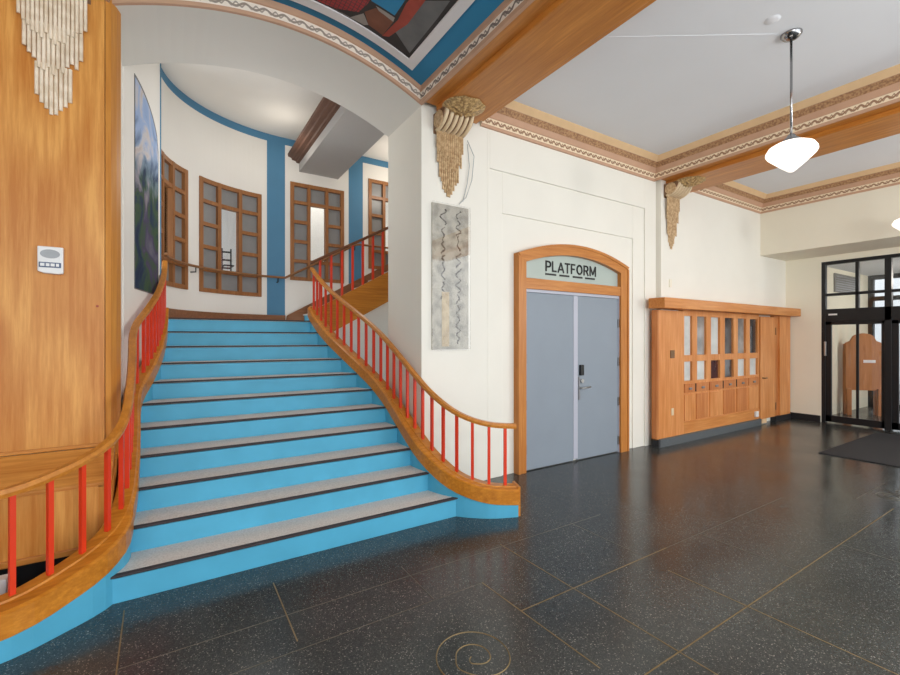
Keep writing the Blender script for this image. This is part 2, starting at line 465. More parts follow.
# painted ceiling canvas with its white border, lying on the vault
cp = thing('ceiling_painting', 'large dark figurative painting in white border on the blue vault above the staircase', 'painting', (.9, 1.9, 4.4))
def vault_sheet(bm, x0, x1, y0, y1, d0, d1, mi=0, n=24):
    xs = [x0 + (x1 - x0) * i / n for i in range(n + 1)]
    prism(bm, [(x, vault(x) - d0) for x in xs] + [(x, vault(x) - d1) for x in xs[::-1]], y0, y1, 'Y', mi)
bm = bmesh.new()
vault_sheet(bm, -.19, -.11, -.2, 3.85, .0, .022); vault_sheet(bm, 1.91, 1.99, -.2, 3.85, .0, .022)
vault_sheet(bm, -.11, 1.91, 3.76, 3.85, .0, .022); vault_sheet(bm, -.11, 1.91, -.2, -.11, .0, .022)
obj('white_border', bm, M['border'], cp)
bm = bmesh.new(); vault_sheet(bm, -.11, 1.91, -.11, 3.76, .0, .008)
def patch(pts, mi, d):
    """a painted shape: the outline laid on the vault, a brush-stroke thick"""
    c = bmesh.new(); vs = [c.verts.new((p[0], p[1], 0)) for p in pts]; c.faces.new(vs)
    bmesh.ops.triangulate(c, faces=c.faces[:]); bmesh.ops.subdivide_edges(c, edges=c.edges[:], cuts=3, use_grid_fill=True)
    bmesh.ops.triangulate(c, faces=c.faces[:])
    mp = {v: bm.verts.new((v.co.x, v.co.y, vault(v.co.x) - d)) for v in c.verts}
    for f in c.faces: bm.faces.new([mp[v] for v in f.verts]).material_index = mi
    c.free()
patch([(1.66, 3.58), (1.885, 3.70), (1.88, 3.17), (1.87, 2.96), (1.73, 3.12), (1.73, 3.43)], 1, .0095)
patch([(1.62, 3.73), (1.65, 3.46), (1.63, 3.26), (1.65, 3.0), (1.73, 2.9), (1.73, 3.43), (1.67, 3.69)], 2, .0105)
patch([(1.4, 3.45), (1.61, 3.44), (1.61, 3.1), (1.4, 3.1)], 3, .0115)
patch([(.93, 3.74), (1.09, 3.745), (1.2, 3.73), (1.36, 3.64), (1.39, 3.5), (1.39, 3.1), (.8, 3.2)], 4, .0105)
patch([(1.4, 3.6), (1.46, 3.49), (1.63, 3.51), (1.62, 3.72), (1.48, 3.71)], 5, .0098)
patch([(1.1, 3.75), (1.32, 3.75), (1.4, 3.62), (1.48, 3.71), (1.45, 3.74)], 6, .0096)
patch([(1.45, 3.47), (1.62, 3.46), (1.63, 3.51), (1.49, 3.5)], 6, .0108)
patch([(.3, 3.7), (.8, 3.7), (.7, 3.3), (.25, 3.2)], 1, .0096)
patch([(.0, 2.6), (.9, 2.8), (1.5, 2.2), (.9, 1.2), (.1, 1.5)], 5, .0096)
obj('painted_canvas', bm, [M['mdark'], M['mgrey'], M['mred'], M['mblue'], M['plaid'], M['mbrown'], M['mgl']], cp)

# frieze round the arch
bm = bmesh.new(); uvl = bm.loops.layers.uv.verify()
prof = [(0, 4.0, 1), (0, 3.972, 1), (.028, 3.968, 1), (.034, 3.98, 0), (.108, 3.974, 0), (.114, 3.962, 1), (.165, 3.955, 1), (.165, 4.0, 1)]
rings = []; L = [0]
for i, x in enumerate(ax):
    dz = -2 * .3 * (x - AC) / AW ** 2; n = Vector((-dz, 0, 1)).normalized()
    if i in (0, N): n = Vector((0, 0, 1))
    rings.append([bm.verts.new((x + n.x * o, y, arch(x) + n.z * o)) for o, y, _ in prof])
    if i: L.append(L[-1] + (rings[i][0].co - rings[i - 1][0].co).length)
for i in range(N):
    for j in range(len(prof) - 1):
        f = bm.faces.new((rings[i][j], rings[i + 1][j], rings[i + 1][j + 1], rings[i][j + 1])); f.material_index = 0 if prof[j][2] == 0 else 1
        if j == 4: f.material_index = 1
        for lp, uv in zip(f.loops, ((L[i], 0), (L[i + 1], 0), (L[i + 1], 1), (L[i], 1))): lp[uvl].uv = uv
struct('trim_1', bm, [M['scroll'], M['pink']])

# ceiling beams
def beam(name, x0, x1, w0, w1, up=0):
    bm = B(x0, x1, -3.4, 3.93, 3.955 + up, 4.3 + up); box(bm, w0, w1, -3.4, 3.93, 4.01 + up, 4.29 + up)
    # bead between the two steps
    struct(name, bm, M['oaky'], bevel=.01)
beam('beam_1', 2.31, 2.82, 2.175, 2.92); beam('beam_2', 6.38, 7.06, 6.19, 7.16); beam('beam_3', -1.06, -.5, -1.15, -.41, .17)
# friezes along the beams on the vault side
PV = [(0, 4.0), (.0, 3.995), (.03, 3.998), (.036, 4.03), (.026, 4.036), (.026, 4.115), (.036, 4.122), (.03, 4.18), (0, 4.18)]
bm = bmesh.new(); sweep(bm, [(2.175, -3.4, .008), (2.175, 3.97, .008)], PV, [1, 1, 1, 1, 0, 1, 1, 1, 1], side=-1)
struct('trim_2', bm, [M['scroll2'], M['pink']])
bm = bmesh.new(); sweep(bm, [(-.41, -3.4, .0), (-.41, 3.97, .0)], PV, [1, 1, 1, 1, 0, 1, 1, 1, 1], side=1)
struct('trim_3', bm, [M['scroll2'], M['pink']])
# cornice of the flat bays: lip, zigzag frieze, cove, textured band, peach band
PC = [(0, 3.99), (.025, 3.99), (.03, 4.012), (.034, 4.018), (.05, 4.088), (.06, 4.095), (.085, 4.15), (.09, 4.152), (.13, 4.215), (.135, 4.218), (.2, 4.275), (.2, 4.29), (0, 4.29)]
MC = [1, 1, 1, 0, 1, 1, 1, 2, 1, 3, 3, 3, 3]
CM = [M['zig'], M['pink'], M['tex'], M['peach']]
bm = bmesh.new(); sweep(bm, [(2.92, 4.0, 0), (6.19, 4.0, 0), (6.19, -3.4, 0)], PC, MC); struct('trim_4', bm, CM)
bm = bmesh.new(); sweep(bm, [(7.16, 3.95, 0), (9.5, 3.95, 0), (9.5, -3.4, 0)], PC, MC); struct('trim_5', bm, CM)
# ceiling wire raceway and sprinkler cover
bm = bmesh.new(); tube(bm, [(3.21, 2.59, 4.279), (4.5, 1.73, 4.279)], .003, 6); struct('trim_6', bm, M['ceil'])
bm = lathe(bmesh.new(), [(0, -.012), (.035, -.012), (.055, -.004), (.06, 0)], (4.26, 1.68, 4.28), 24)
tag(obj('sprinkler_cover', bm, M['ceil'], smooth=True), 'small round cover plate on the ceiling just behind the hanging lamp', 'ceiling fitting')

# ------------------------------------------------------------------ wood cladding and low casing beside the stairs
wc = thing('wood_cladding', 'tall oak veneer cladding on the pier with white crystal bracket', 'wall panel', (-1.0, 3.95, 0))
bm = B(-2.6, -.405, 3.93, 4.0, .86, 4.3); obj('face_panel', bm, M['oak'], wc)
bm = prism(bmesh.new(), [(-.402, 3.937), (-.372, 3.96), (-.345, 4.02), (-.326, 4.10), (-.34, 4.2), (-.374, 4.2), (-.374, 3.999), (-.402, 3.999)], .3, 4.4)
obj('edge_strip', bm, M['oaked'], wc, bevel=.004)
bm = B(-2.6, -.40, 3.918, 4.0, .845, .872); obj('bottom_molding', bm, M['oakx'], wc, bevel=.006)
lc = thing('low_casing', 'low oak casing with sloping sill at the foot of the cladding', 'casing', (-1.2, 3.8, 0))
bm = prism(bmesh.new(), [(3.92, .845), (3.66, .66), (3.66, .63), (3.93, .80)], -2.6, -.345, 'X'); obj('sloping_sill', bm, M['oakx'], lc, bevel=.004)
bm = B(-2.6, -.41, 3.655, 3.7, .25, .64); obj('front_panel', bm, M['oak'], lc)
bm = prism(bmesh.new(), [(3.66, .2), (3.95, .2), (3.95, .78), (3.66, .64)], -.41, -.337, 'X'); obj('end_panel', bm, M['oaked'], lc)
bm = B(-2.6, -.41, 3.64, 3.66, .225, .265); obj('bottom_molding', bm, M['oakx'], lc, bevel=.005)
bm = B(-2.6, -.45, 3.72, 4.0, .0, .3); obj('toe_space_shade', bm, M['dark'], lc)  # solid black block standing in for the shade of the toe space
bm = B(-1.0, -.79, 3.42, 3.5, 0.0, .25)
tag(obj('paper_box', bm, M['paper'], bevel=.004), 'small white box on the floor behind the curved railing, below the low casing', 'box')

# ------------------------------------------------------------------ staircase
RISE, RUN, Y0 = .169, .30, 3.33
RP = [(2.66, 3.09), (2.42, 3.2), (2.215, 3.4), (2.115, 3.68), (2.085, 3.99), (2.055, 4.54), (2.02, 4.82), (1.95, 5.1), (1.775, 5.71), (1.715, 6.1), (1.70, 6.42)]
LP = [(-1.05, 3.05), (-.747, 3.125), (-.562, 3.243), (-.4186, 3.36), (-.315, 3.5), (-.268, 3.7), (-.262, 3.99), (-.27, 4.3), (-.285, 4.78), (-.20, 5.135), (-.13, 5.456), (-.085, 5.85), (-.075, 6.25)]
RS, LS = smooth_path(RP), smooth_path(LP)
def xat(path, y):
    for a, b in zip(path, path[1:]):
        if (a.y - y) * (b.y - y) <= 0 and a.y != b.y: return a.x + (b.x - a.x) * (y - a.y) / (b.y - a.y)
    return path[-1].x if y > path[-1].y else path[0].x
st = thing('staircase', 'wide flight of blue painted steps with grey treads between curved red railings', 'staircase', (.9, 4.8, 0))
for i in range(11):
    y = Y0 + RUN * i; z0, z1 = RISE * i, RISE * (i + 1); yb = y + RUN + .02 if i < 10 else y + .06
    def outline(ya, yc, n=5):
        ys = [ya + (yc - ya) * k / n for k in range(n + 1)]
        return [(xat(RS, q), q) for q in ys] + [(xat(LS, q), q) for q in ys[::-1]]
    s = obj('step', prism(bmesh.new(), outline(y, yb), max(0, z0 - .02), z1 - .02), M['step'], st)
    if i < 10:
        obj('tread', prism(bmesh.new(), outline(y + .03, yb), z1 - .02, z1), M['tread'], s)
    else:
        bm = prism(bmesh.new(), [(1.8, y + .03), (-.2, y + .03), (-.2, 6.6), (.2, 7.4), (.9, 7.9), (1.8, 7.95)], z1 - .04, z1)
        obj('landing', bm, M['tread'], s)
    obj('nosing', prism(bmesh.new(), outline(y - .014, y + .028, 2), z1 - .013, z1 + .001), M['nosing'], s, bevel=.003)

def zb(y): 
    v = .169 + .5633 * (y - 3.31)
    return .09 + .5 * ((v - .09) + math.sqrt((v - .09) ** 2 + .006)) if y < 5 else v
def zr(y): return zb(y) + .715

def resamp(path, step):
    out = [path[0]]; need = step; 
    for a, b in zip(path, path[1:]):
        L = (b - a).length; pos = 0
        while L - pos >= need:
            pos += need; out.append(a + (b - a) * (pos / L)); need = step
        need -= L - pos
    return out
def railing(label, path, cap_end, first, dx, side, inner, dense=0):
    root = thing('stair_railing', label, 'railing', (path[len(path) // 3].x, path[len(path) // 3].y, 0))
    P3 = [(p.x, p.y, 0) for p in path]; Z = [zb(p.y) for p in path]
    W = [inner(p.y) for p in path]; sg = side
    obj('curb_base', sweep(bmesh.new(), P3, lambda i: [(-.05 * sg, 0), ((W[i] - .014) * sg, 0), ((W[i] - .014) * sg, Z[i] + .03), (-.05 * sg, Z[i] + .03)]), M['step'], root)
    obj('wood_curb', sweep(bmesh.new(), P3, lambda i: [(-.062 * sg, Z[i]), (W[i] * sg, Z[i]), (W[i] * sg, Z[i] + .122), ((W[i] - .012) * sg, Z[i] + .135), (.04 * sg, Z[i] + .140), (.035 * sg, Z[i] + .150), (-.052 * sg, Z[i] + .150), (-.062 * sg, Z[i] + .140)]), M['curb'], root)
    obj('handrail', sweep(bmesh.new(), P3, lambda i: [(-.024, Z[i] + .668), (.024, Z[i] + .668), (.03, Z[i] + .69), (.022, Z[i] + .712), (-.022, Z[i] + .712), (-.03, Z[i] + .69)]), M['rail'], root)
    if cap_end:
        d = (path[0] - path[1]).normalized(); n = Vector((d.y, -d.x)); e = path[0]
        q = [e + n * .068, e - n * .1, e - n * .1 + d * .025, e + n * .068 + d * .025]
        obj('end_plate', prism(bmesh.new(), [(a.x, a.y) for a in q], 0, Z[0] + .155), M['curb'], root, bevel=.004)
    pts = resamp(path, .01); k = int(first / .01); stepn = round(dx / .01)
    while k < len(pts) - 1:
        c = pts[k]; d = (pts[k + 1] - pts[k - 1 if k else 0]).normalized(); n = Vector((-d.y, d.x)); h = .0125
        q = [c + d * h + n * h, c - d * h + n * h, c - d * h - n * h, c + d * h - n * h]; z = zb(c.y)
        obj('baluster', prism(bmesh.new(), [(a.x, a.y) for a in q], z + .14, z + .68), M['red'], root)
        k += round(.11 / .01) if dense and c.y > dense else stepn
    return root
railing('curved red baluster railing ending beside the grey platform doors', RS, True, .10, .15, -1, lambda y: .095 - .032 * min(1, max(0, (y - 3.9) / .6)))
railing('curved red baluster railing sweeping past the tall oak cladding', LS, False, .045, .16, 1, lambda y: .13 if y < 3.35 else .13 - .075 * min(1, (y - 3.35) / .3) - (.02 * min(1, max(0, (y - 5.0)))), 4.9)

# ------------------------------------------------------------------ stair hall behind the arch
struct('wall_stair_west', prism(bmesh.new(), [(XL - .25, 4.83), (XL + .012, 4.83), (-.118, 5.9), (-.118, 6.05), (-.6, 6.05)], 0, 5.1), M['white'])
struct('trim_7', B(-.14, -.108, 5.9, 6.06, 0, 5.1), M['blue'])
mu = thing('mural_panel', 'tall arched landscape mural on the white wall beside the upper steps', 'mural', (-.24, 5.3, 2.08))
def mw(t, off): 
    d = Vector((.245, 1.07)).normalized(); n = Vector((d.y, -d.x)); p = Vector((XL + .012, 4.83)) + Vector((.245, 1.07)) * t + n * off
    return p
def mural_poly(t0, t1, zlow, inset=0):
    out = [(t0, zlow), (t1, zlow)]
    for k in range(15):
        a = k / 14
        t = t1 + (t0 - t1) * a
        f = 1 - (1 - a) ** 1.0
        zt = 3.66 + .44 * math.sqrt(1 - (1 - a) ** 2)
        out.append((t, zt - inset))
    return out
def mural_slab(bm, poly, o0, o1):
    lo = [bm.verts.new((*mw(t, o0), z)) for t, z in poly]; hi = [bm.verts.new((*mw(t, o1), z)) for t, z in poly]; n = len(poly)
    bm.faces.new(lo); bm.faces.new(hi[::-1])
    for i in range(n): bm.faces.new((lo[i], lo[(i + 1) % n], hi[(i + 1) % n], hi[i]))
    return bm
obj('frame', mural_slab(bmesh.new(), mural_poly(.24, .93, 2.075), 0, .006), M['mgrey'], mu)
obj('painted_canvas', mural_slab(bmesh.new(), mural_poly(.245, .905, 2.085, .035), .004, .010), M['mural'], mu)

# plan curve of the apse wall: quarter ellipse then straight
EC, EA, EB = (1.6, 6.4), 1.75, 1.5
tab = []; s = 0; prev = None
for k in range(361):
    a = PI - PI / 2 * k / 360
    p = Vector((EC[0] + EA * math.cos(a), EC[1] + EB * math.sin(a)))
    if prev is not None: s += (p - prev).length
    tab.append((s, p, Vector((math.cos(a) / EA, math.sin(a) / EB)).normalized())); prev = p
SE = s
def wp(s, off=0):
    """point on the apse wall at arc length s, off metres into the room"""
    if s >= SE: p, n = Vector((EC[0] + s - SE, EC[1] + EB)), Vector((0, 1))
    else:
        lo, hi = 0, 360
        while hi - lo > 1:
            m = (lo + hi) // 2
            if tab[m][0] <= s: lo = m
            else: hi = m
        f = (s - tab[lo][0]) / max(1e-6, tab[hi][0] - tab[lo][0]); p = tab[lo][1].lerp(tab[hi][1], f); n = tab[lo][2].lerp(tab[hi][2], f).normalized()
    return p - n * off
def s_of(x):
    if x >= EC[0]: return SE + x - EC[0]
    return min(tab, key=lambda r: abs(r[1].x - x))[0]
def cbox(bm, s0, s1, z0, z1, o0, o1, mi=0):
    n = max(1, int((s1 - s0) / .07)) if s0 < SE else 1
    S = [s0 + (s1 - s0) * i / n for i in range(n + 1)]
    pl = [tuple(wp(q, o0)) for q in S] + [tuple(wp(q, o1)) for q in S[::-1]]
    return prism(bm, pl, z0, z1, 'Z', mi)
WIN = [(s_of(.175) - .95, s_of(.175), 2.30, 3.99), (s_of(.33), s_of(1.25), 2.30, 4.0), (s_of(1.72), s_of(2.67), 2.62, 4.32), (s_of(3.15), s_of(4.1), 2.94, 4.65)]
BANDS = [(s_of(1.345), s_of(1.636)), (s_of(2.763), s_of(3.04))]
ZB, ZT = 1.6, 5.05
bm = bmesh.new()
brk = sorted({-.02 if False else 0.0, 5.5, *[q for w in WIN for q in w[:2] if q > 0], *[q for b in BANDS for q in b]})
for a, b in zip(brk, brk[1:]):
    m = (a + b) / 2; mi = 1 if any(x <= m <= y for x, y in BANDS) else 0
    w = [w for w in WIN if w[0] <= m <= w[1]]
    if w:
        cbox(bm, a, b, ZB, w[0][2], 0, -.12, 0); cbox(bm, a, b, w[0][3], 4.93, 0, -.12, 0)
    else: cbox(bm, a, b, ZB, 4.93, 0, -.12, mi)
    cbox(bm, a, b, 4.93, ZT + .05, 0, -.12, 1)
struct('wall_apse', bm, [M['white'], M['blue']])
bm = bmesh.new(); cbox(bm, 0, s_of(1.64), 1.859, 2.005, .0, .022); struct('baseboard_apse', bm, M['walnut'])
bm = B(-1.6, 5.6, 4.83, 8.6, ZT, ZT + .1); struct('ceiling_stair_hall', bm, M['white'])
struct('wall_stair_east', B(5.2, 5.3, 4.83, 8.0, 0, 5.1), M['white'])
# grid windows
for i, (s0, s1, z0, z1) in enumerate(WIN):
    s0 = max(s0, .0)
    full = s1 - s0 > .8
    bm = bmesh.new(); bt = .062; bb = .055
    W, H = s1 - s0, z1 - z0
    for k in range(4):                       # stiles
        c = s0 + W * k / 3; a, b = (s0, s0 + bt) if k == 0 else (s1 - bt, s1) if k == 3 else (c - bb / 2, c + bb / 2)
        cbox(bm, a, b, z0, z1, .02, -.07)
    for r in range(6):
        c = z0 + H * r / 5; a, b = (z0, z0 + bt) if r == 0 else (z1 - bt, z1) if r == 5 else (c - bb / 2, c + bb / 2)
        for k in range(3):
            if k == 1 and r in (2, 3): continue
            cbox(bm, s0 + W * k / 3 + .02, s0 + W * (k + 1) / 3 - .02, a, b, .015, -.06)
    wn = struct('window_%d' % (i + 1), bm, M['winf'])
    bm = bmesh.new()
    for k in (0, 2): cbox(bm, s0 + W * k / 3 + .02, s0 + W * (k + 1) / 3 - .01, z0 + .03, z1 - .03, -.035, -.042)
    for r in (0, 4): cbox(bm, s0 + W / 3, s0 + W * 2 / 3, z0 + H * r / 5 + .02, z0 + H * (r + 1) / 5 - .02, -.035, -.042)
    obj('frosted_panes', bm, M['frost'], wn)
    bm = bmesh.new(); cbox(bm, s0 + W / 3, s0 + W * 2 / 3, z0 + H / 5, z0 + H * 4 / 5, -.035, -.041)
    obj('clear_pane', bm, M['glass'], wn)
# wall handrail on brackets round the apse
hr = thing('wall_handrail', 'thin brown handrail on black brackets running round the curved wall below the windows', 'handrail', (.7, 7.6, 2.6))
pts = []; s = .0
while s <= s_of(4.4):
    p = wp(s, .085); x = p.x if s > SE else 0
    z = 2.64 + (max(0, min(x, 2.9) - 1.62) * .56)
    pts.append((p.x, p.y, z)); s += .06
obj('rail', tube(bmesh.new(), pts,   .019, 8), M['wrail'], hr, smooth=True)
for x in (.22, 1.5, 2.85):
    s = s_of(x); a, b = wp(s, .0), wp(s, .085); z = 2.64 + max(0, x - 1.62) * .56
    bm = tube(bmesh.new(), [(a.x, a.y, z - .08), (b.x, b.y, z - .08), (b.x, b.y, z - .01)], .009, 6)
    obj('bracket', bm, M['black'], hr)
# upper flight
uf = thing('staircase', 'narrow upper flight rising behind the main stairs with deep brown stringer', 'staircase', (2.4, 7.1, 1.86))
k_ = .553
def zs(x): return 2.01 + k_ * (x - 1.708)
bm = prism(bmesh.new(), [(1.70, 2.0), (4.6, zs(4.6)), (4.6, zs(4.6) - .48), (1.70, 1.53)], 6.45, 6.5, 'Y')
obj('stringer', bm, M['curb'], uf)
for i in range(8):
    x = 1.95 + .3 * i; z = 1.859 + RISE * i
    s = obj('step', B(x, x + .32, 6.5, 7.9, z, z + RISE - .02), M['step'], uf)
    obj('tread', B(x - .02, x + .32, 6.5, 7.9, z + RISE - .02, z + RISE), M['tread'], s)
bm = prism(bmesh.new(), [(1.64, 1.86), (1.66, 2.0), (4.6, 2.02 + k_ * 2.95), (4.6, 1.86)], 7.875, 7.9, 'Y')
obj('skirting', bm, M['walnut'], uf)
struct('wall_stair_north', B(1.72, 5.2, 6.51, 6.56, 0, 1.9), M['white'])
bm = prism(bmesh.new(), [(1.75, 1.5), (5.2, 1.5), (5.2, zs(5.2) - .46), (1.75, 1.55)], 6.5, 6.54, 'Y')
struct('wall_stair_soffit', bm, M['white'])
ur = thing('stair_railing', 'short straight red railing with dark handrail rising along the upper flight', 'railing', (2.3, 6.47, 2.2))
hx = [(1.69, 6.45, 2.70), (4.6, 6.45, 2.70 + k_ * 2.91)]
obj('handrail', sweep(bmesh.new(), hx, [(-.024, -.025), (.024, -.025), (.03, 0), (.022, .022), (-.022, .022), (-.03, 0)]), M['raild'], ur)
x = 1.83
while x < 4.3:
    obj('baluster', B(x - .0155, x + .0155, 6.455, 6.486, zs(x) - .03, 2.69 + k_ * (x - 1.69)), M['red'], ur); x += .165
# dropped soffit of the gallery with its dark molding
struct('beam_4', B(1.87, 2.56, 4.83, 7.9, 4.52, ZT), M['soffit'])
bm = bmesh.new(); sweep(bm, [(1.87, 4.83, 0), (1.87, 7.9, 0)], [(0, 4.66), (.05, 4.665), (.06, 4.69), (.12, 4.70), (.13, 4.73), (.185, 4.745), (.19, 4.79), (0, 4.79)], side=-1)
struct('trim_8', bm, M['moldd'])
# room seen through the clear panes
bm = B(-.8, 6, 9.3, 9.4, 1.5, 5.3); struct('wall_office', bm, M['white'])
struct('ceiling_office', box(B(-.8, 6, 7.95, 9.4, 5.2, 5.3), -.8, 6, 8.1, 9.4, 1.45, 1.5), M['white'])
sb = bmesh.new(); A_, C_ = .73, .87
for x in (A_, C_): tube(sb, [(x, 8.6, 1.5), (x, 8.6, 3.18)], .014, 6)
for z in (2.84, 2.98, 3.12): tube(sb, [(A_, 8.6, z), (C_, 8.6, z)], .016, 6)
tube(sb, [(A_, 8.6, 2.86), (A_ + .02, 8.4, 2.86), (C_ + .02, 8.4, 2.86), (C_, 8.6, 2.86)], .014, 6)
tag(obj('metal_rack', sb, M['black']), 'small black metal rack seen through the clear pane of the curved window', 'rack')
struct('wall_office_west', B(-.8, .70, 8.3, 8.36, 1.5, 5.2), M['bluep'])

# ------------------------------------------------------------------ platform door
D = struct('door_1', B(3.60, 4.43, 4.0, 4.04, .012, 2.165), M['door'], bevel=.003)
D2 = struct('door_2', B(4.50, 5.335, 4.0, 4.04, .012, 2.165), M['door'], bevel=.003)
obj('astragal', B(4.425, 4.505, 3.992, 4.04, .03, 2.165), M['doorl'], D, bevel=.004)
for z in (1.9, 1.36, .8, .27):
    obj('hinge', B(3.585, 3.615, 3.985, 4.01, z - .06, z + .06), M['hinge'], D, bevel=.003)
for z in (1.82, 1.28, .72, .17):
    obj('hinge', B(5.322, 5.352, 3.985, 4.01, z - .06, z + .06), M['hinge'], D2, bevel=.003)
obj('keypad', B(4.535, 4.60, 3.965, 4.0, 1.12, 1.26), M['black'], D2, bevel=.008)
lv = obj('lock_plate', B(4.515, 4.545, 3.985, 4.0, .80, 1.10), M['hinge'], D2, bevel=.004)
bm = bmesh.new(); cyl(bm, (4.575, 3.97, 1.045), .028, .03, 'Y'); obj('lock_cylinder', bm, M['steel'], D2, bevel=.004)
bm = bmesh.new(); tube(bm, [(4.54, 4.0, .955), (4.54, 3.95, .955), (4.56, 3.94, .955), (4.69, 3.94, .965)], .011, 8); obj('door_handle', bm, M['steel'], D2, smooth=True)
# casing with arched head
dc = thing('door_casing', 'arched oak door casing round the grey double doors', 'door frame', (4.48, 3.98, 0))
def seg(x, top, end, c=4.48, hw=1.035): return end + (top - end) * (1 - ((x - c) / hw) ** 2)
oa = [(3.445 + 2.07 * i / 24, seg(3.445 + 2.07 * i / 24, 2.815, 2.62)) for i in range(25)]
ia = [(3.575 + 1.77 * i / 24, seg(3.575 + 1.77 * i / 24, 2.675, 2.525, 4.46, .885)) for i in range(25)]
def hoop(inner, outer, y0, y1):
    return prism(bmesh.new(), list(inner) + list(outer[::-1]), y0, y1, 'Y')
obj('arched_head', hoop(ia, oa, 3.955, 4.034), M['casex'], dc)
ring2 = [(4.48 + (x - 4.48) * .971, z - .032) for x, z in oa]
obj('outer_bead', hoop(ring2, oa, 3.943, 3.956), M['casex'], dc)
for a, b in ((3.445, 3.575), (5.345, 5.515)):
    sd = obj('side_jamb', prism(bmesh.new(), [(a, 0), (b, 0), (b, 2.62 if b > 5 else 2.525), (a, 2.62 if a < 4 else 2.525)], 3.9552, 4.034, 'Y'), M['case'], dc)
    e = a if a < 4 else b - .03
    obj('bead', B(e, e + .03, 3.943, 3.956, 0, 2.588), M['case'], sd, bevel=.003)
obj('transom_rail', B(3.575, 5.345, 3.96, 4.034, 2.205, 2.335), M['casex'], dc, bevel=.004)
obj('inner_frame', box(box(B(3.575, 3.60, 3.985, 4.034, 0, 2.205), 5.335, 5.36, 3.985, 4.034, 0, 2.205), 3.6, 5.335, 3.985, 4.034, 2.168, 2.205), M['doorl'], dc)
bm = prism(bmesh.new(), [(x, z) for x, z in ia] + [(5.345, 2.33), (3.575, 2.33)], 4.015, 4.034, 'Y')
tg = obj('transom_glass', bm, M['frostd'], dc)
# lettering on the transom: block capitals from strokes (unit cell 0..w by 0..1)
def arcpts(cx, cz, rx, rz, a0, a1, n=10): return [(cx + rx * math.cos(math.radians(a0 + (a1 - a0) * k / n)), cz + rz * math.sin(math.radians(a0 + (a1 - a0) * k / n))) for k in range(n + 1)]
GL = {'P': (.62, [[(.08, 0), (.08, 1)], [(.08, .92), (.34, .92)] + arcpts(.34, .68, .22, .24, 90, -90) + [(.08, .44)]]),
      'L': (.56, [[(.08, 0), (.08, 1)], [(.08, .08), (.52, .08)]]),
      'A': (.72, [[(.03, 0), (.36, .95)], [(.36, .95), (.69, 0)], [(.17, .3), (.55, .3)]]),
      'T': (.6, [[(.3, 0), (.3, 1)], [(0, .92), (.6, .92)]]),
      'F': (.56, [[(.08, 0), (.08, 1)], [(.08, .92), (.52, .92)], [(.08, .48), (.46, .48)]]),
      'O': (.78, [arcpts(.39, .5, .3, .42, 0, 360, 24)]),
      'R': (.66, [[(.08, 0), (.08, 1)], [(.08, .92), (.34, .92)] + arcpts(.34, .69, .21, .23, 90, -90) + [(.08, .46)], [(.36, .46), (.6, 0)]]),
      'M': (.84, [[(.08, 0), (.08, 1)], [(.08, 1), (.42, .15)], [(.42, .15), (.76, 1)], [(.76, 0), (.76, 1)]])}
bm = bmesh.new(); H_ = .135; tot = sum(GL[c][0] for c in 'PLATFORM') + .1 * 7; kx = (4.885 - 3.94) / (tot * H_); x_ = 3.94
for c in 'PLATFORM':
    wd, strokes = GL[c]
    for line in strokes:
        for (a, b), (c2, d2) in zip(line, line[1:]):
            p, q = Vector((x_ + a * H_ * kx, 2.447 + b * H_)), Vector((x_ + c2 * H_ * kx, 2.447 + d2 * H_))
            d = (q - p).normalized(); n = Vector((-d.y, d.x)) * .0105; e = d * (.004 if len(line) > 2 else 0)
            prism(bm, [tuple(p - e + n), tuple(p - e - n), tuple(q + e - n), tuple(q + e + n)], 4.007, 4.014, 'Y')
    x_ += (wd + .1) * H_ * kx
obj('lettering', bm, M['black'], tg)
bm = bmesh.new()
for a, b in ((3.94, 4.125), (4.187, 4.363), (4.433, 4.612), (4.669, 4.856)): box(bm, a, b, 4.006, 4.014, 2.402, 2.424)
obj('dash_marks', bm, M['black'], tg)

# ------------------------------------------------------------------ brackets and the old-plaster display
def stick(bm, x, y, z0, z1, r):
    n = 6; pts = [(x + r * math.cos(PI * k / (n - 1)), y - r * 1.1 * math.sin(PI * k / (n - 1))) for k in range(n)]
    prism(bm, pts, z0, z1, 'Z')
def crystal(parent, tiers, name, mat, w_top, z_off):
    """hanging cluster of half-round sticks in stepped tiers; local frame, wall at y=0"""
    for (zt, depth, xs) in tiers:
        for x, zbm, r in xs:
            bm = bmesh.new(); stick(bm, x, depth, zbm, zt, r); obj(name, bm, mat, parent, local=True)
def tiers_for(W, top, bottom, nsteps, seed, pitch, taper):
    """stepped taper: the front tiers are narrower and hang lower"""
    rnd = random.Random(seed); out = []
    H = top - bottom
    for t in range(nsteps):
        f0 = t / nsteps; w = W * (1 - taper * f0 ** 1.8); n = max(4, int(w / pitch))
        zt = top - H * f0 * .9; xs = []
        for k in range(n):
            u = (k + .5) / n * 2 - 1
            drop = H * (.42 if t == 0 else .36 if t < nsteps - 1 else .26) * (1 - .38 * abs(u) ** 1.6) + rnd.uniform(-.03, .03)
            zlow = zt - drop
            if t == nsteps - 1: zlow = bottom + H * .16 * abs(u) ** 1.2 + rnd.uniform(0, .012)
            xs.append((u * w / 2, zlow, w / n * .45))
        out.append((zt, -.012 * (nsteps - 1 - t) - .004, xs))
    return out
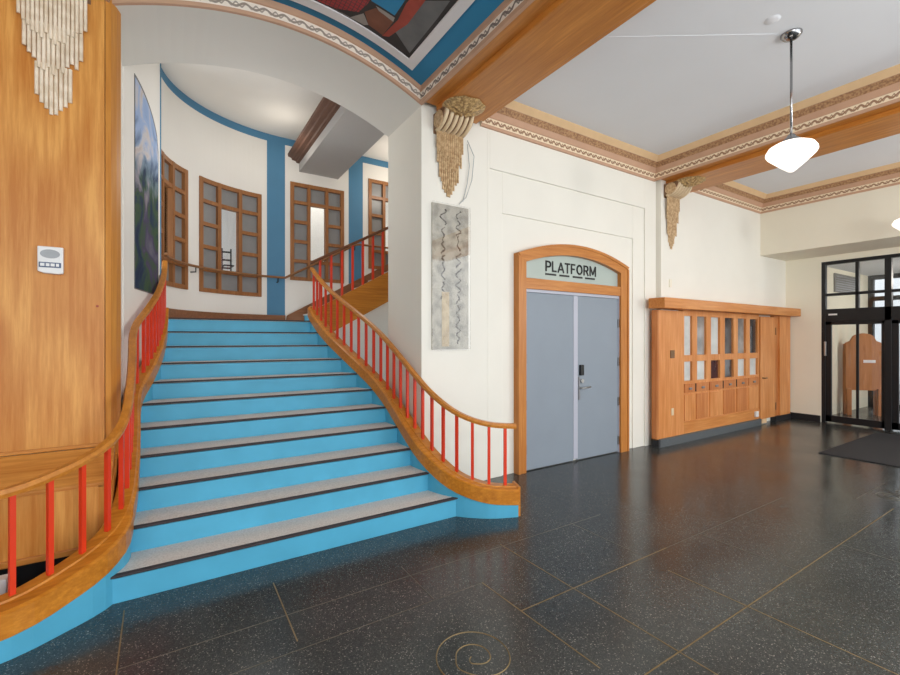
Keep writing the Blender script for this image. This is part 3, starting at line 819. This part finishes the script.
def bracket(label, x, y, W, bottom, mat, seed, fan_y=-.3, z=3.955, tiers=4, pitch=.024, taper=.9):
    r = thing('beam_bracket', label, 'bracket', (x, y, z), 0, None)
    for t, (zt, dep, xs) in enumerate(tiers_for(W, -.17, bottom - z, tiers, seed, pitch, taper)):
        for sx, zl, rad in xs:
            bm = bmesh.new(); stick(bm, sx, dep, zl, zt, rad); obj('crystal_stick', bm, mat, r, local=True)
    # scroll: fluted roll under the beam
    w = W * 1.08
    core = bmesh.new(); cs = []
    for k in range(13):
        a = PI * .5 * k / 12
        cs.append((-.02 - .21 * math.sin(a) , -.20 + .0 + .16 * (1 - math.cos(a)) ))
    prism(core, [(0, -.20), (0, 0)] + [(p[0], p[1] + .04) for p in cs[::-1]], -w / 2, w / 2, 'X')
    obj('scroll', core, M['goldd'], r, local=True)
    for k in range(6):
        xx = -w / 2 + w * (k + .5) / 6
        bm = tube(bmesh.new(), [(xx, p[0] - .004, p[1] + .035) for p in cs], w / 6 * .36, 8); obj('flute', bm, M['rib'], r, local=True, smooth=True)
    bm = bmesh.new(); cyl(bm, (-w / 2 - .012, -.11, -.09), .085, .012, 'X', 24); obj('roundel', bm, M['goldl'], r, bevel=.004, local=True)
    # shell fan spread on the beam's underside in front of the scroll
    bm = bmesh.new(); n = 18; rows = []
    for j in range(5):
        q = j / 4
        rows.append([bm.verts.new((w * .62 * math.cos(PI + 2 * PI * k / n) * (1 - q * .8), fan_y + .19 * math.sin(2 * PI * k / n) * (1 - q * .8) * (1.12 if k % 2 else 1), -.004 - .07 * math.sin(q * PI / 2) * (1.0 if k % 2 else .8))) for k in range(n)])
    for a, b in zip(rows, rows[1:]):
        for k in range(n): bm.faces.new((a[k], a[(k + 1) % n], b[(k + 1) % n], b[k]))
    bm.faces.new(rows[-1]); bm.faces.new(rows[0][::-1])
    obj('shell', bm, M['gold'], r, local=True)
    return r
bracket('gilded bracket with tan crystal sticks on the pier above the old plaster display', 2.50, 4.0, .34, 3.1, M['goldl'], 3)
bracket('gilded bracket with tan crystal sticks on the wall above the wood cabinet', 6.52, 3.935, .34, 2.97, M['goldl'], 4)
bracket('whitish crystal bracket with many stepped sticks on the oak cladding', -.675, 3.93, .36, 3.09, M['stick'], 5, z=4.13, tiers=3, pitch=.0225, taper=.95)
# loose wire by the bracket
bm = tube(bmesh.new(), [(2.74, 3.985, 3.78), (2.82, 3.97, 3.62), (2.79, 3.97, 3.35), (2.72, 3.98, 3.15), (2.63, 3.985, 3.06)], .004, 5)
tube(bm, [(2.74, 3.985, 3.74), (2.76, 3.975, 3.5), (2.73, 3.975, 3.3), (2.68, 3.985, 3.1)], .004, 5)
tag(obj('loose_wire', bm, M['greyp']), 'thin grey wires hanging beside the gilded bracket above the plaster display', 'wire')
pd = thing('plaster_display', 'clear covered panel of stained old plaster low on the white pier', 'display', (2.54, 4.0, 1.49))
obj('old_plaster', B(2.295, 2.755, 3.985, 4.0, 1.49, 3.03), M['plaq'], pd)
bm = bmesh.new(); rnd = random.Random(2)
for colx in (2.43, 2.62):
    z = 2.98
    while z > (2.0 if colx < 2.5 else 1.6):
        L_ = rnd.uniform(.06, .17); am = rnd.uniform(.012, .03); ph = rnd.uniform(0, 6); fq = rnd.uniform(50, 85); pts = []
        for k in range(11):
            q = L_ * k / 10; pts.append((colx + am * math.sin(ph + fq * q) + .012 * math.cos(fq * .7 * q), 3.984, z - q))
        tube(bm, pts, .006, 5, [rnd.uniform(.004, .013) for _ in pts])
        z -= L_ + rnd.uniform(0, .025)
obj('stencil_remnants', bm, M['plaqd'], pd)
bm = B(2.41, 2.50, 3.975, 3.985, 1.52, 2.1); box(bm, 2.43, 2.48, 3.971, 3.976, 1.54, 2.05); obj('tan_strip', bm, M['plaqt'], pd, bevel=.004)
obj('clear_cover', B(2.285, 2.765, 3.965, 3.97, 1.48, 3.04), M['acry'], pd)

# intercom speaker on the cladding
ic = thing('wall_speaker', 'small white speaker box with round grille on the oak cladding', 'speaker', (-.685, 3.93, 2.04))
obj('body', prism(bmesh.new(), [(-.752, 2.05), (-.72, 2.038), (-.65, 2.034), (-.622, 2.04), (-.622, 2.215), (-.752, 2.215)], 3.895, 3.93, 'Y'), M['plast'], ic, bevel=.006)
bm = bmesh.new(); cyl(bm, (0, 3.891, 0), 1, .005, 'Y', 28)
for v in bm.verts: v.co.x = -.688 + v.co.x * .05; v.co.z = 2.166 + v.co.z * .029
obj('grille', bm, M['greyp'], ic)
fr = obj('name_plate', B(-.744, -.632, 3.889, 3.896, 2.075, 2.11), M['bluep'], ic, bevel=.005)
bm = bmesh.new()
for a, b in ((-.736, -.715), (-.708, -.69), (-.684, -.664), (-.657, -.642)): box(bm, a, b, 3.886, 3.89, 2.083, 2.102)
obj('light_marks', bm, M['plast'], fr)
bm = bmesh.new(); cyl(bm, (-.445, 3.925, 1.83), .008, .01, 'Y', 12)
tag(obj('wood_plug', bm, M['mred']), 'tiny reddish plug in the oak cladding near its edge', 'plug')
bm = bmesh.new(); box(bm, 6.47, 6.53, 3.92, 3.937, 2.40, 2.52)
tag(obj('junction_cover', bm, M['cream'], bevel=.004), 'small cream cover plate on the wall just over the wood cabinet', 'cover plate')

# ------------------------------------------------------------------ built-in oak cabinet
cb = thing('oak_cabinet', 'built in oak cabinet with twelve small glass panes, drawers and long ledge', 'cabinet', (8.2, 3.9, 0))
YF = 3.85
obj('side_panel', B(6.04, 6.73, YF, 3.94, .1, 2.03), M['cab'], cb)
obj('edge_board', B(6.025, 6.07, YF - .01, 3.935, .1, 2.03), M['cabd'], cb, bevel=.003)
obj('ledge', B(5.95, 10.58, 3.68, 3.935, 2.05, 2.2), M['cabx'], cb, bevel=.006)
obj('plinth', B(6.07, 9.24, YF - .03, 3.94, 0, .12), M['plinth'], cb)
obj('black_base', B(6.025, 6.07, YF - .03, 3.94, 0, .12), M['blackb'], cb)
obj('black_base', B(9.9, 10.56, YF - .01, 3.94, 0, .1), M['blackb'], cb)
cols = [(6.77, 7.0), (7.14, 7.42), (7.56, 7.85), (8.01, 8.31), (8.46, 8.75), (8.9, 9.2)]
bm = bmesh.new()
box(bm, 6.73, 9.25, YF + .085, 3.94, .1, 2.06)
xs = [6.73] + [v for c in cols for v in c] + [9.25]
for a, b in zip(xs[0::2], xs[1::2]): box(bm, a, b, YF + .015, YF + .085, .92, 2.06)
for a, b in cols:
    box(bm, a, b, YF + .015, YF + .085, 1.965, 2.06); box(bm, a, b, YF + .015, YF + .085, 1.245, 1.345); box(bm, a, b, YF + .015, YF + .085, .92, .94)
box(bm, 6.73, 9.25, YF + .02, YF + .085, .1, .92)
obj('face_frame', bm, M['cab'], cb)
obj('kick_board', B(6.73, 9.25, YF + .005, YF + .03, .1, .3), M['cabx'], cb, bevel=.003)
pm_up = ['panew', 'paneg', 'panew', 'paned', 'paneg', 'paned']; pm_lo = ['panew', 'panew', 'panem', 'paned', 'panew', 'panew']
xd = [6.745, 7.08, 7.49, 7.93, 8.385, 8.825, 9.235]
for k, (a, b) in enumerate(cols):
    obj('upper_pane', B(a, b, YF + .05, YF + .056, 1.345, 1.965), M[pm_up[k]], cb)
    obj('lower_pane', B(a, b, YF + .05, YF + .056, .94, 1.245), M[pm_lo[k]], cb)
    d = obj('drawer', B(xd[k] + .015, xd[k + 1] - .015, YF + .002, YF + .03, .755, .895), M['cabd'], cb, bevel=.004)
    obj('drawer_pull', B((xd[k] + xd[k + 1]) / 2 - .04, (xd[k] + xd[k + 1]) / 2 + .04, YF - .014, YF + .002, .80, .835), M['hinge'], d, bevel=.004)
    p0, p1 = xd[k] + .03, xd[k + 1] - .03
    obj('cabinet_door', B(p0, p1, YF + .006, YF + .03, .315, .725), M['cabd' if k in (1, 3, 4) else 'cab'], cb, bevel=.006)
for x in (7.08, 7.93, 8.385): obj('drawer_gap', B(x - .012, x + .012, YF + .0, YF + .03, .765, .89), M['dark'], cb)
sd = obj('side_door', B(9.27, 9.88, YF - .004, YF + .04, .1, 2.02), M['cab'], cb, bevel=.004)
bm = bmesh.new(); tube(bm, [(9.34, YF, .87), (9.34, YF - .05, .87), (9.42, YF - .05, .87)], .012, 8); obj('door_handle', bm, M['goldd'], sd, smooth=True)
obj('door_foot', B(9.32, 9.5, YF - .01, YF + .03, .02, .1), M['peach'], sd)
for z in (.3, 1.75): obj('hinge', B(9.875, 9.90, YF - .012, YF + .02, z - .07, z + .07), M['goldd'], sd)
obj('dark_gap', B(9.9, 10.1, YF + .03, 3.94, .1, 2.05), M['cabd'], cb)
obj('end_panel', B(10.09, 10.56, YF, 3.94, .1, 2.05), M['cab'], cb)
obj('switch_plate', B(6.36, 6.47, YF - .012, YF, 1.31, 1.43), M['goldd'], cb, bevel=.004)
obj('outlet_plate', B(6.39, 6.45, YF - .01, YF, .44, .55), M['rib'], cb, bevel=.004)
bm = B(9.03, 9.13, YF - .035, YF - .0, .17, .27)
tag(obj('night_light', bm, M['plast'], bevel=.006), 'small white box near the floor at the end of the cabinet kick board', 'box')

# ------------------------------------------------------------------ entrance: black frame, doors, vestibule
XD = 10.6
ent = struct('window_5', bmesh.new() if False else (lambda bm: (
    box(bm, XD, XD + .1, 3.30, 3.36, 0, 3.08), box(bm, XD, XD + .1, .5, 3.30, 3.02, 3.08), box(bm, XD, XD + .1, .5, 3.30, 1.93, 2.17),
    box(bm, XD + .01, XD + .08, .5, 3.30, 2.42, 2.47), box(bm, XD + .01, XD + .09, 2.815, 2.865, 2.17, 3.02), box(bm, XD, XD + .1, 2.38, 2.47, 0, 3.02),
    box(bm, XD + .01, XD + .09, 1.5, 1.55, 2.17, 3.02), box(bm, XD, XD + .1, 1.0, 1.1, 0, 3.02)) and bm)(bmesh.new()), M['black'], bevel=.004)
obj('glass_panes', B(XD + .045, XD + .051, .5, 3.30, 2.17, 3.02), M['glass'], ent)
obj('white_tag', B(XD - .008, XD, 3.12, 3.25, 2.05, 2.08), M['plast'], ent)
def glass_door(n, y0, y1, mid):
    bm = B(XD + .02, XD + .07, y1 - .085, y1, .02, 1.93); box(bm, XD + .02, XD + .07, y0, y0 + .045, .02, 1.93)
    box(bm, XD + .02, XD + .07, y0, y1, .02, .14); box(bm, XD + .02, XD + .07, y0, y1, 1.87, 1.93)
    if mid: box(bm, XD + .03, XD + .06, mid - .02, mid + .02, .14, 1.87)
    d = struct('door_%d' % n, bm, M['black'], bevel=.003)
    obj('glass_pane', B(XD + .042, XD + .048, y0 + .05, y1 - .05, .1, 1.9), M['glass'], d)
    return d
d3 = glass_door(3, 2.47, 3.30, 2.84)
obj('door_handle', B(XD - .02, XD + .02, 3.285, 3.315, 1.28, 1.55), M['steel'], d3, bevel=.004)
glass_door(4, 1.1, 2.38, None)
# vestibule
struct('wall_vestibule_north', B(10.72, 14.2, 3.55, 3.65, 0, 3.3), M['vest'])
struct('ceiling_vestibule', B(10.72, 14.3, -1, 3.65, 3.1, 3.2), M['ceil'])
bm = B(11.85, 13.25, 3.525, 3.55, 2.6, 3.0)
vg = tag(obj('air_vent', bm, M['vent'], bevel=.004), 'grey air vent high on the vestibule wall behind the entrance glass', 'vent')
bm = bmesh.new()
for k in range(7): box(bm, 11.9, 13.2, 3.515, 3.525, 2.63 + k * .05, 2.65 + k * .05)
obj('slat', bm, M['hinge'], vg)
bm = B(14.0, 14.1, 3.45, 3.55, 0, 3.1)
for y in (2.55, 1.6, .7, -.2): box(bm, 14.0, 14.1, y - .05, y + .05, 0, 3.1)
for z in (0.05, 2.15, 2.55, 3.05): box(bm, 14.0, 14.1, -1, 3.5, z - .05, z + .05)
w6 = struct('window_6', bm, M['black'])
obj('glass_panes', B(14.04, 14.05, -1, 3.5, 0, 3.1), M['glass'], w6)
struct('floor_street', B(14.3, 24, -8, 12, -.15, -.02), M['plinth'])
bld = thing('far_building', 'grey building across the street seen through the entrance glass', 'building', (22, 2, 0))
obj('facade', B(22, 23, -6, 12, -.02, 5), M['aboard'], bld)
for y in (-3, 0, 3, 6): obj('facade_window', B(21.95, 22.0, y, y + 1.2, .9, 3.0), M['paned'], bld)
# wooden kiosk standing in the vestibule
kk = thing('wooden_kiosk', 'arched wooden board on legs standing behind the entrance glass', 'board', (12.3, 3.1, 0))
def kp(t, o):      # board faces the hall, turned a little
    d = Vector((.62, -.78)).normalized(); n = Vector((-d.y, d.x)); p = Vector((12.1, 3.42)) + d * t + n * o
    return p
def kslab(bm, pts, o0, o1):
    lo = [bm.verts.new((*kp(t, o0), z)) for t, z in pts]; hi = [bm.verts.new((*kp(t, o1), z)) for t, z in pts]; n = len(pts)
    bm.faces.new(lo); bm.faces.new(hi[::-1])
    for i in range(n): bm.faces.new((lo[i], lo[(i + 1) % n], hi[(i + 1) % n], hi[i]))
    return bm
Wk = .60
top = [(Wk, 1.52), (Wk - .08, 1.56), (Wk - .11, 1.62)] + [(Wk / 2 + .185 * math.cos(a * PI / 8), 1.62 + .1 * math.sin(a * PI / 8)) for a in range(1, 8)] + [(.11, 1.62), (.08, 1.56), (0, 1.52)]
obj('board', kslab(bmesh.new(), [(0, .52), (Wk, .52)] + top, 0, .05), M['kiosk'], kk, bevel=.004)
for t in (0, Wk - .08): obj('leg', kslab(bmesh.new(), [(t, 0), (t + .08, 0), (t + .08, 1.5), (t, 1.5)], .05, .13), M['kiosk'], kk, bevel=.004)
for t in (0, Wk - .08): obj('leg', kslab(bmesh.new(), [(t, 0), (t + .08, 0), (t + .08, .56), (t, .56)], -.06, .0), M['kiosk'], kk, bevel=.004)
obj('white_label', kslab(bmesh.new(), [(.30, 1.1), (.5, 1.1), (.5, 1.16), (.30, 1.16)], -.006, 0), M['paper'], kk)
# floor mat
bm = B(7.65, 10.15, .4, 2.46, 0, .012)
tag(obj('floor_mat', bm, M['mat'], bevel=.004), 'large black entrance mat on the floor in front of the glass doors', 'mat')

# ------------------------------------------------------------------ pendant lamps
def pendant(label, x, y):
    r = thing('pendant_lamp', label, 'lamp', (x, y, 4.28), 0, 'pendant lamps of the hall')
    obj('canopy', lathe(bmesh.new(), [(0, -.05), (.03, -.05), (.06, -.035), (.08, -.01), (.08, 0), (0, 0)], n=28), M['chrome'], r, smooth=True, local=True)
    obj('rod', tube(bmesh.new(), [(0, 0, -.04), (0, 0, -.91)], .01, 10), M['chrome'], r, smooth=True, local=True)
    obj('collar', lathe(bmesh.new(), [(0, -.88), (.025, -.885), (.045, -.915), (.08, -.94), (.08, -.96), (0, -.96)], n=28), M['chrome'], r, smooth=True, local=True)
    obj('shade', lathe(bmesh.new(), [(.07, -.955), (.12, -.965), (.165, -.99), (.186, -1.025), (.188, -1.045), (.175, -1.068), (.09, -1.15), (.02, -1.21), (0, -1.215)], n=48), M['shade'], r, smooth=True, local=True)
    return r
pendant('white glass pendant lamp on chrome rod hanging in front of the second beam', 4.6, 1.67)
pendant('white glass pendant lamp partly cut off, hanging in front of the entrance header', 8.8, 1.78)

# ------------------------------------------------------------------ light
w = bpy.data.worlds.new('world'); scn.world = w; w.use_nodes = True
bg = w.node_tree.nodes['Background']; bg.inputs['Color'].default_value = (.93, .97, 1, 1); bg.inputs['Strength'].default_value = 2.0
def point(name, loc, power, r=.15, col=(1, .93, .82)):
    l = bpy.data.lights.new(name, 'POINT'); l.energy = power; l.shadow_soft_size = r; l.color = col
    o = bpy.data.objects.new(name, l); COL.objects.link(o); o.location = loc; return o
for x_ in (.9, 4.6, 8.6): point('hall_fill', (x_, -2.0, 2.5), 110, .25, (1, .98, .95))  # added fill lights, unseen behind the camera, to lift the ceiling
point('stair_hall_lamp', (1.45, 7.1, 4.6), 4, .15)
point('landing_fill', (.9, 5.9, 3.5), 16, .2, (1, .97, .93))  # added general fill for the stair hall ceiling and arch soffit
point('upper_stair_fill', (3.6, 7.2, 4.5), 12, .12)  # added unseen light, brightens the upper flight
point('office_fill', (2.5, 8.6, 4.8), 16, .2, (1, .97, .92))  # added unseen light for the room behind the clear panes
point('vestibule_lamp', (12.4, 1.6, 2.8), 40, .15)

scn.view_settings.view_transform = 'Standard'; scn.view_settings.look = 'None'
scn.view_settings.gamma = 1; scn.view_settings.exposure = .38; scn.view_settings.use_curve_mapping = False
scn.cycles.use_denoising = True
scn.cycles.max_bounces = 10; scn.cycles.diffuse_bounces = 5; scn.cycles.transparent_max_bounces = 12
scn.cycles.sample_clamp_indirect = 6
